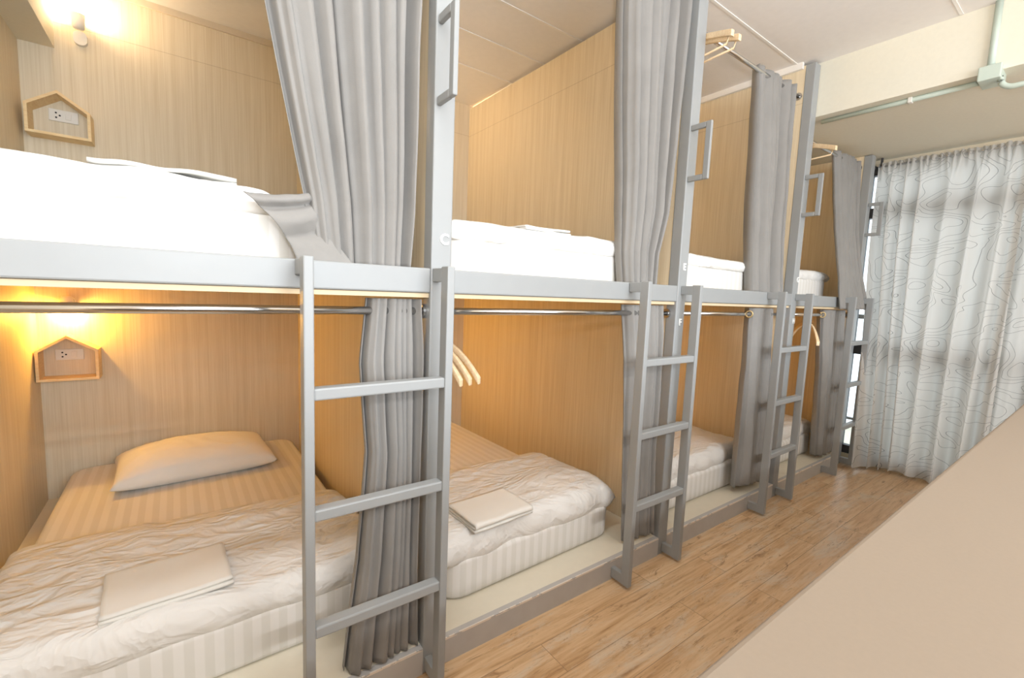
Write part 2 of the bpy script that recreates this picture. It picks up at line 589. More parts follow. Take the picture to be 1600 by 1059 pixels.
# ladders
LAD = [(0.206, 0.573), (1.376, 1.735), (2.492, 2.850), (3.502, 3.862)]
LLAB = ['first grey steel ladder, hooked to the rail of the leftmost bunk',
        'second grey steel ladder, at the post lettered E',
        'third grey steel ladder, at the post lettered G',
        'farthest grey steel ladder, beside the window curtain']
for i, (a, b_) in enumerate(LAD):
    t = thing('ladder', ((a + b_) / 2, 1.06, 0), LLAB[i], 'ladder', 'bunk ladders')
    for x in (a, b_ - 0.022):
        st = boxes('stile', [(x, x + 0.022, 1.042, 1.08, 0.012, 1.212)], M['steel'], t, bev=0.003)
        for nm, z0, z1 in (('bracket', 1.172, 1.208), ('bracket', 0.014, 0.055)):
            br = boxes(nm, [(x, x + 0.022, 1.078, Y0 - 0.0005, z0, z1)], M['steel'], t, bev=0.002)
            br.parent = st
    for z in (0.92, 0.635, 0.345):
        boxes('rung', [(a + 0.021, b_ - 0.021, 1.045, 1.077, z - 0.028, z)], M['steel'], t, bev=0.004)

# rods
def rod(name, x0, x1, y, z, r, label, group):
    o = thing(name, ((x0 + x1) / 2, y, z), label, 'rod', group)
    bm = bmesh.new()
    h = (x1 - x0) / 2
    tube(bm, [(-h, 0, 0), (h, 0, 0)], r, 20)
    from_bm('tube', bm, M['chrome'], o, True)
    for s in (-1, 1):
        bm = bmesh.new()
        tube(bm, [(s * h, 0, 0), (s * (h - 0.008), 0, 0)], r * 1.9, 20)
        from_bm('end_socket', bm, M['chrome'], o)
    return o
YR = 1.175
WHICH = ['leftmost bunk', 'bunk between posts C and E', 'bunk between posts E and G', 'bunk nearest the window']
for i in range(4):
    xa, xb = POST[i][1] + 0.001, POST[i + 1][0] - 0.001
    rod('curtain_rod', xa, xb, YR, 1.089, 0.0105, 'chrome curtain rod across the lower berth of the ' + WHICH[i], 'lower curtain rods')
ZR = [2.40, 2.40, 2.295, 2.105]
YRU = 1.205
for i in (0, 1, 2, 3):
    xa, xb = POST[i][1] + 0.001, POST[i + 1][0] - 0.001
    rod('curtain_rod', xa, xb, YRU, ZR[i], 0.0105, 'chrome curtain rod above the upper berth of the ' + WHICH[i], 'upper curtain rods')

# ------------------------------------------------------------------ soft goods
def mattress(x0, x1, y0, y1, z0, z1, label, seed, rz=0.0):
    cx, cy = (x0 + x1) / 2, (y0 + y1) / 2
    W, D, H = (x1 - x0), (y1 - y0), z1 - z0
    bm = bmesh.new()
    box(bm, -W / 2, W / 2, -D / 2, D / 2, 0, H)
    # rounded vertical corners then softened top and bottom edges
    ve = [e for e in bm.edges if abs(e.verts[0].co.z - e.verts[1].co.z) > H * 0.5]
    bmesh.ops.bevel(bm, geom=ve, offset=0.09, segments=6, profile=0.5, affect='EDGES')
    he = [e for e in bm.edges if abs(e.verts[0].co.z - e.verts[1].co.z) < 1e-5 and len(e.link_faces) == 2 and
          abs(e.link_faces[0].normal.z - e.link_faces[1].normal.z) > 0.5]
    bmesh.ops.bevel(bm, geom=he, offset=0.022, segments=4, profile=0.5, affect='EDGES')
    o = from_bm('mattress', bm, M['sheet'], None, True, (cx, cy, z0))
    o.rotation_euler = (0, 0, rz)
    return tag(o, label, 'mattress', 'white mattresses')

def wrinkle(x, y, seed, s=1.0):
    # long soft creases: ridged noise in warped, stretched space
    wx = x + 0.10 * nz(x * 3 + seed, y * 3, 1.7)
    wy = y + 0.10 * nz(x * 3, y * 3 + seed, 5.1)
    a = 1 - abs(nz(wx * 5.5 + seed, wy * 11.0, seed * 0.7)) * 2.2
    b = 1 - abs(nz(wx * 12 + wy * 6, wy * 17.0 - wx * 6, seed * 1.3 + 4)) * 2.2
    c = nz(wx * 2.6, wy * 2.6, seed + 9)
    return s * (0.50 * max(a, -0.3) ** 1 * 0.6 + 0.35 * max(b, -0.3) * (0.5 + 0.5 * c) + 0.9 * c)

def duvet(x0, x1, y0, y1, z0, th, label, seed, wr=0.010, drop=0.03, rz=0.0, backedge=0.0):
    """a folded quilt: rounded slab with creases, its front lip hanging a little below its underside"""
    cx, cy = (x0 + x1) / 2, (y0 + y1) / 2
    W, D = x1 - x0, y1 - y0
    nu, nv = 96, 84
    def outline(u, v):
        x = (u - 0.5) * W
        y = (v - 0.5) * D
        e = 0.012
        x += e * nz(v * 6, seed, 1) * (2 * abs(u - 0.5)) ** 3
        y += e * 1.3 * nz(u * 7, seed, 2) * (2 * abs(v - 0.5)) ** 3
        y += backedge * (u - 0.5) * v
        return x, y
    def prof(d, r):
        d = min(d / r, 1.0)
        return sqrt(max(0.0, 1 - (1 - d) ** 2))
    def dist(t):
        # sample spacing: denser near 0 and 1
        return 0.5 + 0.5 * math.copysign(abs(2 * t - 1) ** 0.72, 2 * t - 1)
    def top(u, v):
        u, v = dist(u), dist(v)
        x, y = outline(u, v)
        dx = min(u, 1 - u) * W
        df, db = v * D, (1 - v) * D
        r = th * 0.75
        p = prof(dx, r) * prof(df, r * 0.9) * prof(db, r * 1.6)
        zlow = -drop * (1 - smooth(0.0, 0.10, df))
        t = th * (1.0 - 0.22 * smooth(0.25 * D, 0, db))
        z = zlow + (t - zlow) * (0.46 + 0.54 * p)
        z += wr * wrinkle(x + cx, y + cy, seed) * min(1, 0.25 + p)
        return Vector((x, y, z))
    def bot(u, v):
        u, v = dist(u), dist(v)
        x, y = outline(u, v)
        df, db = v * D, (1 - v) * D
        dx = min(u, 1 - u) * W
        r = th * 0.75
        p = prof(dx, r * 0.8) * prof(df, r * 0.5) * prof(db, r)
        zlow = -drop * (1 - smooth(0.0, 0.05, df)) * smooth(0, 0.02, df)
        t = th * (1.0 - 0.22 * smooth(0.25 * D, 0, db))
        zl2 = -drop * (1 - smooth(0.0, 0.10, df))
        side = zl2 + (t - zl2) * 0.46 + wr * wrinkle(x + cx, y + cy, seed) * 0.25
        z = zlow + (side - zlow) * (1 - p) ** 1.5
        return Vector((x, y, z))
    bm = bmesh.new()
    a = grid(bm, nu, nv, top)
    b = grid(bm, nu, nv, bot)
    bmesh.ops.remove_doubles(bm, verts=bm.verts[:], dist=0.00002)
    o = from_bm('duvet', bm, M['duvet'], None, True, (cx, cy, z0))
    o.rotation_euler = (0, 0, rz)
    return tag(o, label, 'duvet', 'white folded duvets')

def towel(cx, cy, z, w, d, layers, th, label, seed, rz=0.0, wav=0.004):
    """a towel folded over itself: one band of cloth bent back and forth, extruded across"""
    path = []
    r = th * 0.55
    for k in range(layers):
        zz = r + k * 2 * r * 1.04
        sgn = 1 if k % 2 == 0 else -1
        e = d / 2 - 0.006 * (k % 3)
        for s in range(15):
            t = -1 + 2 * s / 14
            path.append((sgn * t * e, zz))
        if k < layers - 1:
            for s in range(1, 6):
                a = -pi / 2 + pi * s / 6
                path.append((sgn * (e + r * cos(a)), zz + r * 1.04 + r * sin(a) * 1.04))
    nu = 22
    bm = bmesh.new()
    n = len(path) - 1
    def fn(u, v):
        p = path[min(n, int(round(v * n)))]
        x = (u - 0.5) * w
        lift = wav * nz(x * 9 + seed, p[0] * 9, p[1] * 40) * (0.3 + p[1] / (layers * th))
        ex = 0.004 * nz(p[0] * 20, p[1] * 60, seed)
        return Vector((x + ex * (2 * u - 1), p[0] + 0.004 * nz(x * 14, p[1] * 80, seed), p[1] + lift))
    grid(bm, nu, n, fn)
    o = from_bm('towel', bm, M['towel'], None, True, (cx, cy, z))
    o.rotation_euler = (0, 0, rz)
    mods(o, th * 0.78, 0, 0.0)
    return tag(o, label, 'towel', 'white folded towels')

def pillow(cx, cy, z, w, d, h, label, rz):
    nu, nv = 48, 40
    def fn(sg):
        def f(u, v):
            a, b = 2 * u - 1, 2 * v - 1
            t = ((1 - abs(a) ** 2.6) * (1 - abs(b) ** 2.4))
            t = max(t, 0) ** 0.42
            x = a * w / 2 * (1 - 0.04 * (1 - b * b))
            y = b * d / 2 * (1 - 0.09 * (1 - a * a))
            wr = 0.010 * wrinkle(x * 1.3, y * 1.3, 3.3) * t
            crease = 0.008 * t * sin((a * 5 + b * 3)) * (abs(a) ** 2)
            if sg > 0:
                return Vector((x, y, h * 0.26 + h * 0.74 * t + wr + crease))
            return Vector((x, y, h * 0.26 - h * 0.26 * min(1, t * 1.6)))
        return f
    bm = bmesh.new()
    grid(bm, nu, nv, fn(1))
    grid(bm, nu, nv, fn(-1))
    bmesh.ops.remove_doubles(bm, verts=bm.verts[:], dist=0.001)
    o = from_bm('pillow', bm, M['pillow'], None, True, (cx, cy, z))
    o.rotation_euler = (0, 0, rz)
    return tag(o, label, 'pillow')

# lower berths
mattress(-0.44, 0.50, 1.335, 2.87, PLAT, 0.240, 'white striped mattress on the lower platform of the leftmost bunk', 1, 0.012)
mattress(0.655, 1.525, 1.262, 2.86, PLAT, 0.235, 'white striped mattress on the lower platform between posts C and E', 2, 0.030)
mattress(1.835, 2.725, 1.262, 2.86, PLAT, 0.235, 'white striped mattress on the lower platform between posts E and G', 3)
mattress(2.93, 3.70, 1.262, 2.86, PLAT, 0.235, 'white striped mattress on the lower platform nearest the window', 4)
duvet(-0.455, 0.515, 1.325, 1.96, 0.241, 0.075, 'rumpled white duvet across the foot of the leftmost lower bed', 2.2, 0.020, 0.035, 0.012, -0.10)
duvet(0.660, 1.535, 1.255, 1.85, 0.236, 0.085, 'white duvet folded on the lower bed between posts C and E', 5.7, 0.013, 0.035, 0.030)
duvet(1.830, 2.73, 1.265, 1.90, 0.236, 0.085, 'white duvet on the lower bed between posts E and G', 8.1, 0.014, 0.025)
duvet(2.93, 3.70, 1.265, 1.90, 0.236, 0.085, 'white duvet on the lower bed nearest the window', 11.3, 0.014, 0.025)
pillow(0.03, 2.615, 0.238, 0.63, 0.43, 0.14, 'plump white pillow at the head of the leftmost lower bed', 0.06)
towel(-0.055, 1.475, 0.318, 0.275, 0.21, 2, 0.009, 'folded white towel on the duvet of the leftmost lower bed', 1.0, 0.05)
towel(0.905, 1.335, 0.326, 0.26, 0.20, 3, 0.010, 'folded white towel on the duvet of the lower bed between posts C and E', 2.0, 0.04)
# upper berths
ZU = UP1
mattress(-0.44, 0.43, 1.250, 2.87, ZU, 1.325, 'white mattress on the upper berth of the leftmost bunk', 5)
mattress(0.66, 1.50, 1.250, 2.87, ZU, 1.322, 'white striped mattress on the upper berth between posts C and E', 6)
mattress(1.84, 2.68, 1.250, 2.87, ZU, 1.322, 'white striped mattress on the upper berth between posts E and G', 7)
mattress(2.93, 3.63, 1.250, 2.87, ZU, 1.322, 'white striped mattress on the upper berth nearest the window', 8)
duvet(-0.45, 0.20, 1.243, 1.95, 1.316, 0.058, 'white duvet on the upper berth of the leftmost bunk', 3.9, 0.018, 0.008)
duvet(0.655, 1.50, 1.243, 1.95, 1.313, 0.063, 'white rolled duvet on the upper berth between posts C and E', 6.6, 0.013, 0.006)
duvet(1.83, 2.68, 1.243, 1.95, 1.313, 0.053, 'white duvet on the upper berth between posts E and G', 9.4, 0.010, 0.004)
duvet(2.93, 3.64, 1.243, 1.95, 1.313, 0.058, 'white duvet on the upper berth nearest the window', 12.4, 0.010, 0.004)
towel(-0.02, 1.60, 1.378, 0.30, 0.26, 4, 0.012, 'folded white towel lying on the upper berth of the leftmost bunk', 3.0, -0.05, 0.012)
towel(1.08, 1.36, 1.372, 0.22, 0.18, 2, 0.009, 'folded white towel lying on the upper berth between posts C and E', 4.0, 0.05, 0.008)

# ------------------------------------------------------------------ curtains
def interp(keys, z, k):
    # keys sorted by z descending: (z, xl, xr, y, amp)
    if z >= keys[0][0]:
        return keys[0][k]
    for a, b in zip(keys[:-1], keys[1:]):
        if b[0] <= z <= a[0]:
            t = (a[0] - z) / (a[0] - b[0])
            return a[k] + (b[k] - a[k]) * t
    return keys[-1][k]

def curtain(label, keys, n, seed, group, extra=None, head=0.03):
    z1, z0 = keys[0][0], keys[-1][0]
    nu, nv = n * 14, 64
    ox, oy = (keys[-1][1] + keys[-1][2]) / 2, keys[-1][3]
    def fn(u, v):
        z = z1 + (z0 - z1) * v
        xl, xr = interp(keys, z, 1), interp(keys, z, 2)
        yc, am = interp(keys, z, 3), interp(keys, z, 4)
        uu = u + 0.80 / n * nz(u * n * 0.45, z * 0.16, seed) * min(1, 6 * u, 6 * (1 - u))
        ph = 2 * pi * n * uu
        k = 0.95 + 0.85 * nz(u * n * 0.7 + 3, z * 0.35, seed + 2)
        w = sin(ph) + 0.34 * sin(2 * ph + 2.5 * nz(u * 3, z * 0.2, seed + 6)) + 0.16 * sin(3 * ph + seed)
        y = yc + am * k * w + 0.014 * nz(u * 2, z * 0.9, seed + 5)
        x = xl + (xr - xl) * u + 0.38 * (xr - xl) / n * cos(ph) * k * min(1, 5 * u, 5 * (1 - u))
        x += 0.010 * nz(z * 1.7, u * 1.5, seed + 8) * smooth(0, 0.15, v)
        y += 0.004 * nz(u * n * 1.5, z * 6, seed)
        zz = z + 0.008 * nz(u * 5, seed, 4) * (v > 0.98)
        return Vector((x - ox, y - oy, zz - z0))
    bm = bmesh.new()
    grid(bm, nu, nv, fn)
    if extra:
        extra(bm, ox, oy, z0)
    o = from_bm('curtain', bm, M['curtain'], None, True, (ox, oy, z0))
    mods(o, 0.0018)
    return tag(o, label, 'curtain', group)

def eyelets(cur, spots, rx=0.0):
    for (x, y, z, rz) in spots:
        bm = bmesh.new()
        n, mm, R, r = 20, 8, 0.0165, 0.0042
        vs = []
        for a in range(n):
            A = 2 * pi * a / n
            vs.append([bm.verts.new(((r * sin(2 * pi * b / mm)), (R + r * cos(2 * pi * b / mm)) * cos(A), (R + r * cos(2 * pi * b / mm)) * sin(A))) for b in range(mm)])
        for a in range(n):
            for b in range(mm):
                bm.faces.new((vs[a][b], vs[(a + 1) % n][b], vs[(a + 1) % n][(b + 1) % mm], vs[a][(b + 1) % mm]))
        e = from_bm('eyelet', bm, M['brass'], cur, True)
        e.location = Vector((x, y, z)) - cur.location
        e.rotation_euler = (0, 0, rz)

def flap(bm, ox, oy, z0):
    """the loose corner of the first upper curtain, pulled out over the foot of the bed and pinched to its edge"""
    def fn(u, v):
        # v: 0 top edge .. 1 bottom edge ; u: 0 outer (left) edge .. 1 at the pinch
        left = Vector((0.112 + 0.108 * v + 0.02 * sin(pi * v), 1.181, 1.350 - 0.150 * v))
        if v < 0.5:
            t = v / 0.5
            right = Vector((0.252 + 0.022 * t, 1.205, 1.372 - 0.066 * t))
        else:
            t = (v - 0.5) / 0.5
            right = Vector((0.274 + 0.075 * t, 1.205 - 0.034 * t, 1.306 - 0.104 * t))
        p = left.lerp(right, u)
        # two creases running out of the pinch
        c1 = 2.0 * math.exp(-((v - 0.17) / 0.03) ** 2)
        c2 = math.exp(-((v - 0.60) / 0.07) ** 2)
        belly = sin(pi * min(v / 0.2, 1)) * (v < 0.2) + sin(pi * (v - 0.2) / 0.4) * (0.2 <= v < 0.6) + sin(pi * (v - 0.6) / 0.8) * (v >= 0.6)
        y = p.y - 0.020 * belly * (0.55 + 0.45 * sin(pi * u)) + 0.008 * (c1 + c2) * (0.3 + 0.7 * u) + 0.002 * nz(u * 5, v * 6, 1)
        return Vector((p.x - ox, y - oy, p.z - z0 + 0.003 * nz(u * 4, v * 3, 7) - 0.006 * sin(pi * u) * (1 - v)))
    grid(bm, 26, 30, fn)

gu, gl = 'grey curtains of the upper berths', 'grey curtains of the lower berths'
YC = YRU + 0.004
cA = curtain('pale grey curtain bunched at the right of the leftmost upper berth, a corner pulled out',
        [(2.43, 0.02, 0.535, YC, 0.048), (1.85, 0.155, 0.528, YC, 0.048), (1.50, 0.222, 0.522, YC - 0.002, 0.040), (1.36, 0.246, 0.520, YC - 0.006, 0.028), (1.198, 0.262, 0.508, YC - 0.010, 0.024)], 8, 1.3, gu, flap)
curtain('long grey curtain gathered beside the post lettered E, upper berth',
        [(2.43, 1.315, 1.68, YC, 0.036), (2.0, 1.355, 1.655, YC, 0.038), (1.5, 1.395, 1.635, YC, 0.036), (1.33, 1.400, 1.60, YC - 0.006, 0.027), (1.198, 1.420, 1.600, YC - 0.010, 0.025)], 7, 2.6, gu)
curtain('grey curtain hung from its rod beside the post lettered G, upper berth',
        [(2.325, 2.33, 2.70, YC, 0.022), (2.0, 2.37, 2.69, YC, 0.026), (1.5, 2.42, 2.70, YC, 0.030), (1.33, 2.43, 2.73, YC - 0.006, 0.026), (1.198, 2.44, 2.76, YC - 0.010, 0.025)], 6, 3.9, gu)
curtain('dark grey upper curtain nearest the window, curving to its lower corner',
        [(2.135, 3.36, 3.76, 1.205, 0.020), (1.85, 3.40, 3.745, 1.185, 0.024), (1.65, 3.42, 3.735, 1.165, 0.022), (1.48, 3.42, 3.75, 1.138, 0.020), (1.33, 3.42, 3.80, 1.114, 0.015), (1.13, 3.44, 3.93, 1.098, 0.011)], 6, 5.2, gu)
cl = curtain('grey pleated curtain behind the first ladder, lower berth of the leftmost bunk',
        [(1.122, 0.388, 0.530, YR + 0.004, 0.020), (0.95, 0.375, 0.535, YR + 0.003, 0.024), (0.70, 0.392, 0.535, YR, 0.026), (0.40, 0.370, 0.535, YR - 0.004, 0.026), (0.09, 0.330, 0.540, YR - 0.004, 0.026)], 7, 6.1, gl)
curtain('grey curtain behind the second ladder, lower berth between posts C and E',
        [(1.122, 1.40, 1.635, YR + 0.004, 0.020), (0.90, 1.435, 1.640, YR, 0.024), (0.5, 1.475, 1.645, YR, 0.024), (0.10, 1.50, 1.675, YR, 0.022)], 6, 7.4, gl)
c3 = curtain('grey brown curtain by the third ladder, lower berth between posts E and G',
        [(1.122, 2.395, 2.66, YR + 0.002, 0.022), (0.8, 2.42, 2.69, YR, 0.024), (0.4, 2.42, 2.74, YR, 0.026), (0.13, 2.42, 2.76, YR, 0.026)], 5, 8.8, gl)
c4 = curtain('dark grey brown curtain by the farthest ladder, lower berth nearest the window',
        [(1.122, 3.36, 3.70, YR + 0.002, 0.022), (0.7, 3.42, 3.74, YR, 0.024), (0.11, 3.50, 3.78, YR, 0.026)], 5, 9.9, gl)
eyelets(c3, [(2.392, YR - 0.006, 1.089, 0.55)])
eyelets(c4, [(3.352, YR - 0.006, 1.089, 0.60)])

# window curtain: two gathered sheer panels
def sheer(ya, yb, n, seed, label, ybl, x0=3.95):
    zt, zb = 2.150, 0.03
    ox, oy, oz = x0, (ya + yb) / 2, zb
    nu, nv = n * 16, 90
    def fn(u, v):
        y = ya + (yb - ya) * u
        z = zt + (zb - zt) * v
        head = smooth(0.085, 0.0, v)
        body = 1 - head
        ph = 2 * pi * n * (u + 0.9 / n * nz(u * n * 0.4, v * 0.4, seed))
        am = (0.030 + 0.016 * nz(u * n * 0.7, v * 1.2, seed + 3)) * (0.45 + 0.75 * v)
        x = x0 - 0.035 * smooth(0.1, 1.0, v) + body * am * (sin(ph) + 0.3 * sin(2.1 * ph + seed))
        x += head * (0.012 * sin(2 * pi * n * 3.1 * u + 2 * nz(u * 30, 0, 1)) + 0.008 * nz(u * 70, v * 60, seed))
        x -= 0.15 * (1 - smooth(0, 0.25, u)) * smooth(0.35, 1.0, v) * (1 if ybl else 0.0)
        yy = y + 0.3 * (ya - yb) / n * cos(ph) * 0.5 * body * min(1, 4 * u, 4 * (1 - u))
        yy -= ybl * smooth(0.15, 1.0, v) * (1 - u) ** 2
        zz = z + 0.012 * head * nz(u * 60, 3, seed) + 0.012 * nz(u * 9, 2, seed) * (v > 0.985)
        return Vector((x - ox, yy - oy, zz - oz))
    bm = bmesh.new()
    L = abs(yb - ya) * 1.6
    grid(bm, nu, nv, fn, lambda u, v: (u * L + seed, v * 2.1))
    o = from_bm('window_curtain', bm, M['sheer'], None, True, (ox, oy, oz))
    return tag(o, label, 'curtain', 'sheer window curtains')
sheer(1.135, 0.42, 7, 1.7, 'white sheer window curtain with grey contour lines, beside the farthest ladder', 0.10)
sheer(0.44, -1.45, 18, 4.2, 'white sheer window curtain with grey contour lines, running out of view above the counter', 0.0, 3.975)
wr = thing('window_curtain_rod', (3.955, -0.15, 2.125), 'thin rod with dark end holding the sheer window curtain under the beam', 'rod')
bm = bmesh.new(); tube(bm, [(0, -1.45, 0), (0, 1.30, 0)], 0.007, 12); from_bm('tube', bm, M['chrome'], wr, True)
bm = bmesh.new(); tube(bm, [(0, 1.30, 0), (0, 1.325, 0)], 0.013, 12); from_bm('finial', bm, M['framegrey'], wr)
for yy in (1.27, -1.40):
    boxes('bracket', [(3.955 - 0.006, 3.955 + 0.006, yy - 0.15 - 0.006, yy - 0.15 + 0.006, 2.13, ZB)], M['framegrey'], wr)

# ------------------------------------------------------------------ lamps, shelves, outlets
def wall_lamp(x, z, up, label, watt, group='bedside wall lamps'):
    t = thing('wall_lamp', (x, YB, z), label, 'lamp', group)
    s = 1 if up else -1
    bm = bmesh.new()
    box(bm, -0.023, 0.023, -0.022, 0, -0.03, 0.03)
    ve = [e for e in bm.edges if abs(e.verts[0].co.y - e.verts[1].co.y) > 0.01]
    bmesh.ops.bevel(bm, geom=ve, offset=0.021, segments=6, profile=0.5, affect='EDGES')
    from_bm('base_plate', bm, M['white'], t)
    # hollow conical head, open end towards s
    bm = bmesh.new()
    n = 24
    prof_ = [(0.0, 0.012, 0.0), (0.017, 0.014, 0.0), (0.021, 0.020, 0), (0.026, 0.075, 0), (0.0235, 0.075, 0), (0.019, 0.024, 0), (0.0, 0.022, 0)]
    rings = []
    for r, h, _ in prof_:
        rings.append([bm.verts.new((max(r, 0.0004) * cos(2 * pi * k / n), max(r, 0.0004) * sin(2 * pi * k / n), h)) for k in range(n)])
    for a, b in zip(rings[:-1], rings[1:]):
        for k in range(n):
            bm.faces.new((a[k], a[(k + 1) % n], b[(k + 1) % n], b[k]))
    h = from_bm('lamp_head', bm, M['white'], t, True)
    h.location = (0, -0.046, 0.012 * s if up else -0.012 + 0.058)
    h.rotation_euler = (0.12, 0, 0) if up else (pi - 0.05, 0, 0)
    bm = bmesh.new()
    bmesh.ops.create_uvsphere(bm, u_segments=16, v_segments=10, radius=0.014)
    bl = from_bm('bulb', bm, M['bulb'], h, True)
    bl.location = (0, 0, 0.058)
    bl['label'] = 'glowing warm bulb'
    li = bpy.data.lights.new('lamp_glow', 'POINT')
    li.energy = watt
    li.color = (1.0, 0.74, 0.45) if up else (1.0, 0.54, 0.09)
    li.shadow_soft_size = 0.016
    lo = bpy.data.objects.new('lamp_glow', li)
    COL.objects.link(lo)
    lo.parent = h
    lo.location = (0, 0, 0.085)
    return t
W_UP, W_LO = 4.2, 6.4
for i in range(4):
    xa = POST[i][1]
    zu = 2.215 if i < 3 else 2.0
    wall_lamp(xa + 0.203, zu, True, 'small white up-facing wall lamp, upper berth of the ' + WHICH[i], W_UP if i == 0 else 7.0)
    wall_lamp(xa + 0.112, 1.022, False, 'small white down-facing wall lamp, lower berth of the ' + WHICH[i], W_LO)

def house_shelf(x0, x1, z0, ze, zp, label):
    cx = (x0 + x1) / 2
    t = thing('house_shelf', (cx, YB, z0), label, 'shelf', 'house-shaped wall shelves')
    D, th = 0.10, 0.011
    w = (x1 - x0) / 2
    hE, hP = ze - z0, zp - z0
    outer = [(-w, 0), (w, 0), (w, hE), (0, hP), (-w, hE)]
    sl = (hP - hE) / w
    k = th * sqrt(1 + sl * sl)
    inner = [(-w + th, th), (w - th, th), (w - th, hE - k + sl * th), (0, hP - k), (-w + th, hE - k + sl * th)]
    names = ['bottom_board', 'side_board', 'roof_board', 'roof_board', 'side_board']
    for e in range(5):
        a, b, c, d = outer[e], outer[(e + 1) % 5], inner[(e + 1) % 5], inner[e]
        bm = bmesh.new()
        f = [bm.verts.new((p[0], -D, p[1])) for p in (a, b, c, d)]
        g = [bm.verts.new((p[0], -0.0005, p[1])) for p in (a, b, c, d)]
        bm.faces.new(f); bm.faces.new(g[::-1])
        for q in range(4):
            bm.faces.new((f[q], g[q], g[(q + 1) % 4], f[(q + 1) % 4]))
        from_bm(names[e], bm, M['pine'], t)
    return t
house_shelf(-0.527, -0.318, 1.752, 1.872, 1.945, 'open house-shaped pine shelf on the upper berth wall below the upward lamp')
house_shelf(-0.545, -0.335, 0.668, 0.808, 0.876, 'open house-shaped pine shelf on the lower berth wall under the lit lamp')

def outlet(x, z, label):
    t = thing('wall_outlet', (x, YB, z), label, 'outlet', 'white wall outlets')
    boxes('plate', [(x - 0.049, x + 0.049, YB - 0.008, YB, z - 0.026, z + 0.026)], M['white'], t, bev=0.003)
    for dx, dz in ((-0.024, 0.010), (-0.024, -0.010), (-0.012, 0.0)):
        bm = bmesh.new()
        bmesh.ops.create_cone(bm, cap_ends=True, segments=14, radius1=0.0036, radius2=0.0036, depth=0.002, matrix=Matrix.Translation((dx, -0.0085, dz)) @ Matrix.Rotation(pi / 2, 4, 'X'))
        from_bm('socket_hole', bm, M['dark'], t)
    boxes('switch', [(x + 0.006, x + 0.026, YB - 0.011, YB - 0.007, z - 0.014, z + 0.014)], M['white'], t, bev=0.0015)
outlet(-0.418, 1.862, 'white double outlet inside the upper house-shaped shelf')
outlet(-0.446, 0.778, 'white double outlet inside the lower house-shaped shelf')

# ------------------------------------------------------------------ hangers
def hanger(loc, rz, label, group, half=0.20, bar=True, mat='hanger', drop=0.062, pw=1.35):
    """loc: the top of the hook, on the rod; the hanger hangs below in its local x-z plane"""
    t = thing('clothes_hanger', loc, label, 'hanger', group, rz)
    bm = bmesh.new()
    n = 15
    pts, rad = [], []
    for i in range(n + 1):
        u = -1 + 2 * i / n
        pts.append((u * half, 0.012 * u * u, -0.066 - drop * abs(u) ** pw))
    # flat wooden shoulders: a swept rectangle
    rings = []
    for i, p in enumerate(pts):
        u = -1 + 2 * i / n
        hh = 0.0105 + 0.002 * abs(u)
        tt = 0.005 + 0.004 * abs(u) ** 2
        rings.append([bm.verts.new(Vector(p) + Vector((0, a * tt, b * hh))) for a, b in ((-1, -1), (1, -1), (1, 1), (-1, 1))])
    for a, b in zip(rings[:-1], rings[1:]):
        for k in range(4):
            bm.faces.new((a[k], a[(k + 1) % 4], b[(k + 1) % 4], b[k]))
    bm.faces.new(rings[0][::-1]); bm.faces.new(rings[-1])
    bmesh.ops.bevel(bm, geom=bm.edges[:], offset=0.002, segments=2, profile=0.5, affect='EDGES')
    from_bm('shoulders', bm, M[mat], t, True)
    if bar:
        bm = bmesh.new()
        tube(bm, [(-half * 0.90, 0.008, -0.128), (-half * 0.86, 0.006, -0.155), (half * 0.86, 0.006, -0.155), (half * 0.90, 0.008, -0.128)], 0.0045, 10)
        from_bm('trouser_bar', bm, M[mat], t, True)
    bm = bmesh.new()
    hk = [(0, 0, -0.06), (0, 0, -0.032)]
    for k in range(11):
        a = -pi / 2 + 1.42 * pi * k / 10
        hk.append((0.0155 * cos(a), 0, -0.0155 + 0.0155 * sin(a) + 0.0))
    tube(bm, hk, 0.0016, 8)
    from_bm('hook', bm, M['chrome'], t, True)
    return t
for i, (x, a) in enumerate(((1.772, 1.44), (1.812, 1.50))):
    hanger((x, YRU, ZR[2] + 0.012), a, ['wooden hanger on the upper rod just right of post E, nearest the post',
           'wooden hanger on the upper rod just right of post E, second from the post'][i], 'hangers on the upper rods')
hanger((2.885, YRU, ZR[3] + 0.012), 1.40, 'wooden hanger on the upper rod under the beam', 'hangers on the upper rods')
# a small hook screwed to the partition carries the hangers of the second lower berth
hp = thing('coat_hook', (POST[1][1], 1.46, 1.035), 'small steel coat hook on the partition behind the post lettered C, lower berth', 'hook')
bm = bmesh.new(); tube(bm, [(0, 0, 0), (0.12, 0, 0.0), (0.13, 0, 0.02)], 0.005, 10); from_bm('peg', bm, M['chrome'], hp, True)
bm = bmesh.new(); tube(bm, [(0, 0, 0), (0.006, 0, 0)], 0.016, 16); from_bm('base', bm, M['chrome'], hp)
HL = ['wooden hanger in the lower berth beside post C, nearest the partition', 'wooden hanger in the lower berth beside post C, middle of three',
      'wooden hanger in the lower berth beside post C, farthest from the partition']
for i in range(3):
    hanger((0.655 + 0.03 * i, 1.46, 1.035 + 0.0066), -1.22 + 0.04 * i, HL[i], 'hangers in the second lower berth', bar=False, drop=0.13, pw=2.2)
hanger((3.14, YR, 1.089 + 0.012), 0.75, 'wooden hanger on the lower rod nearest the window', 'hangers on the lower rods', bar=False, drop=0.11, pw=2.0)

